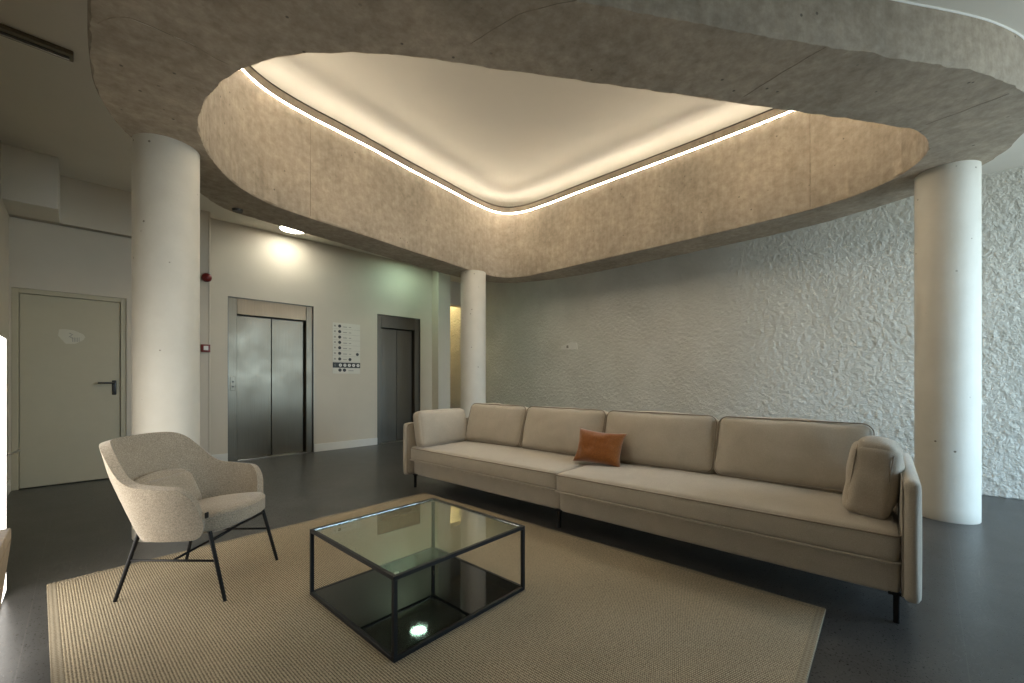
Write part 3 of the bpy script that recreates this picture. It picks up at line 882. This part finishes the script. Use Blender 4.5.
# local: +x to the front, y to the sides
def shell():
    bm = bmesh.new()
    nA, nH = 72, 16
    grid = []
    for i in range(nA + 1):
        s = -1 + 2 * i / nA                    # -1 right arm end ... 0 back ... +1 left arm end
        a = abs(s)
        # plan curve: a rounded U; fraction along it
        row = []
        # rim height: back high, falling to the arms, rounding down at the ends
        back = 1 / (1 + math.exp((a - .325) * 26))
        rim = .615 + .215 * back
        rim -= .012 * max(0, (a - .5)) * 2
        if a > .74: rim -= .17 * (1 - math.sqrt(max(0, 1 - ((a - .74) / .26) ** 2)))
        bot = .335 + .0 * a
        if a > .84: bot += .07 * (1 - math.sqrt(max(0, 1 - ((a - .84) / .16) ** 2)))
        for j in range(nH + 1):
            h = j / nH
            z = bot + (rim - bot) * h
            zf = (z - .335) / .5
            wT = .255 + .085 * min(1, zf * 1.5) ** .8        # half width grows with height
            xB = -.215 - .20 * zf                             # back leans out
            if a <= .5:
                ph = a / .5 * (PI / 2)
                e = 2.6
                cx = abs(math.cos(ph)) ** (2 / e); sx_ = abs(math.sin(ph)) ** (2 / e)
                x = -.02 + (xB + .02) * cx; y = wT * sx_
            else:
                u = (a - .5) / .5
                x = -.02 + (.175 + .02) * u; y = wT - .035 * u * u
            row.append(bm.verts.new((x, math.copysign(y, s) if s else 0, z)))
        grid.append(row)
    for i in range(nA):
        for j in range(nH):
            bm.faces.new((grid[i][j], grid[i + 1][j], grid[i + 1][j + 1], grid[i][j + 1]))
    # underside pan
    return bm, grid
bm, g = shell()
o = link('backrest_shell', bm, M['boucle'], ch, smooth=True)
md = o.modifiers.new('thick', 'SOLIDIFY'); md.thickness = .044; md.offset = 0
md = o.modifiers.new('round', 'BEVEL'); md.width = .018; md.segments = 3; md.limit_method = 'ANGLE'; md.angle_limit = math.radians(50)
md = o.modifiers.new('soft', 'SUBSURF'); md.levels = 1; md.render_levels = 1
# seat: thick rounded pad with a waterfall front
bm = bmesh.new()
bmesh.ops.create_cube(bm, size=2); bmesh.ops.subdivide_edges(bm, edges=bm.edges[:], cuts=16, use_grid_fill=True)
for v in bm.verts:
    u = v.co.copy()
    x, y, z = u
    k = (1 - .5 * (x * x)) ** .5; k2 = (1 - .5 * (y * y)) ** .5
    X, Y = x * k2, y * k                     # square -> disc-ish
    X = X * .85 + x * .15; Y = Y * .85 + y * .15
    edge = max(abs(x), abs(y))
    zz = z * .062 * (1 - .45 * edge ** 6)
    px_ = .245 * X + .02 if X < 0 else .282 * X + .02
    top = .375 + .028 * (px_) / .2 + zz
    if z > 0: top += .018 * (1 - x * x) * (1 - y * y)
    v.co = V(px_, .262 * Y, top)
link('seat', bm, M['boucle'], ch, smooth=True)
# lumbar cushion
bm = soft_box(.11, .40, .24, puff=(.015, .02, .035), r=.05, n=18, seed=6, wr=.003)
o = link('lumbar_cushion', bm, M['boucle'], ch, smooth=True, loc=(-.165, 0, .375), rot=(0, math.radians(-24), 0))
# logo tag on the near arm edge
link('fabric_tag', boxm(.185, .195, -.262, -.242, .44, .47, bev=.002, seg=1), M['plastic'], ch)
# legs
ztop = .335
LT = {(1, 1): (.20, .235), (1, -1): (.20, -.235), (-1, 1): (-.19, .215), (-1, -1): (-.19, -.215)}
LB = {(1, 1): (.285, .25), (1, -1): (.285, -.25), (-1, 1): (-.285, .245), (-1, -1): (-.285, -.245)}
def lp(k, z):
    a, b = LT[k], LB[k]; f = z / ztop
    return (b[0] + (a[0] - b[0]) * f, b[1] + (a[1] - b[1]) * f, z)
RZ = {(1, 1): .0105, (1, -1): .0105, (-1, 1): .0005, (-1, -1): .0105}
for k in LT:
    bm = bmesh.new(); tube(bm, [lp(k, .0105 if RZ[k] > .005 else .0), lp(k, .05), lp(k, ztop + .03)], .0085, 10, r2=.0105)
    link('leg', bm, M['black'], ch, smooth=True, angle=50)
for s in (-1, 1):
    bm = bmesh.new(); tube(bm, [lp((-1, s), .215), lp((1, s), .215)], .0065, 8); link('side_stretcher', bm, M['black'], ch, smooth=True)
A_, B_ = Vector(lp((-1, -1), .215)).lerp(Vector(lp((1, -1), .215)), .5), Vector(lp((-1, 1), .215)).lerp(Vector(lp((1, 1), .215)), .5)
bm = bmesh.new(); tube(bm, [A_, B_], .0065, 8); link('cross_stretcher', bm, M['black'], ch, smooth=True)
bm = bmesh.new(); tube(bm, [lp((1, -1), .318), (lp((1, 0) if False else (1, -1), .318)[0], 0, .325), lp((1, 1), .318)], .0075, 8); link('seat_rail', bm, M['black'], ch, smooth=True)

# ------------------------------------------------------------ light box and wooden stand, left edge
def at_px(px, D):
    t_ = (px - 512) / 421.86
    return (D * (t_ * math.cos(.795) + math.sin(.795)), D * (-t_ * math.sin(.795) + math.cos(.795)))
lx, ly = at_px(6.3, 2.25)
lb = thing('light_box', 'tall bright white light box standing at the left edge behind the wooden stand', 'light box', (lx, ly, 0))
link('housing', boxm(-.09, -.008, -1.0, .0, 0, 1.375, bev=.004, seg=1), M['base'], lb)
link('lit_face', boxm(-.008, 0, -.99, -.004, .03, 1.372, bev=.002, seg=1), M['panel'], lb)

wx, wy = at_px(11.3, 1.16 / 1.0)
wd = thing('wooden_stand', 'light oak wooden stand cut off by the left edge of the picture', 'stand', (wx, wy, 0))
link('top', boxm(-.42, 0, -.55, 0, .715, .745, bev=.003, seg=1), M['wood'], wd)
bm = bmesh.new()
vs = box(bm, -.42, 0, -.55, 0, 0, .715)
for v in vs:
    if v.co.z < .1: v.co.x -= .07 if v.co.x > -.1 else -.07; v.co.y += .07 if v.co.y < -.1 else -.07
link('body', bm, M['wood'], wd)

# ------------------------------------------------------------ light
w = bpy.data.worlds.new('World'); bpy.context.scene.world = w; w.use_nodes = True
bg = w.node_tree.nodes['Background']; bg.inputs['Strength'].default_value = 9
tcw = N(w.node_tree, 'ShaderNodeTexCoord'); sxw = N(w.node_tree, 'ShaderNodeSeparateXYZ')
w.node_tree.links.new(tcw.outputs['Generated'], sxw.inputs[0])
w.node_tree.links.new(ramp(w.node_tree, math_n(w.node_tree, 'ADD', math_n(w.node_tree, 'MULTIPLY', sxw.outputs[2], .5), .5),
    [(.0, (.26, .31, .33)), (.49, (.38, .45, .48)), (.51, (.56, .78, .95)), (1.0, (.46, .70, 1.0))]), bg.inputs['Color'])
def portal(x0, x1, y, z0, z1):
    l = bpy.data.lights.new('portal', 'AREA'); l.shape = 'RECTANGLE'; l.size = x1 - x0; l.size_y = z1 - z0
    l.cycles.is_portal = True
    o = bpy.data.objects.new('window_portal', l); C.objects.link(o)
    o.location = ((x0 + x1) / 2, y, (z0 + z1) / 2); o.rotation_euler = (PI / 2, 0, 0)   # -Z points to +Y
    return o
portal(WX0, WX1, -3.05, .12, WZ)

# ------------------------------------------------------------ camera
cam = bpy.data.cameras.new('camera'); co = bpy.data.objects.new('camera', cam); C.objects.link(co)
co.location = (0, 0, 1.15); co.rotation_euler = (PI / 2, 0, -.795)
cam.sensor_width = 36; cam.lens = 421.86 / 1024 * 36; cam.shift_y = (380.33 - 341.5) / 1024
cam.clip_start = .02
bpy.context.scene.camera = co
sc = bpy.context.scene
sc.view_settings.view_transform = 'Standard'; sc.view_settings.look = 'None'
sc.view_settings.gamma = 1; sc.view_settings.use_curve_mapping = False
sc.view_settings.exposure = .6
sc.cycles.max_bounces = 10; sc.cycles.diffuse_bounces = 5
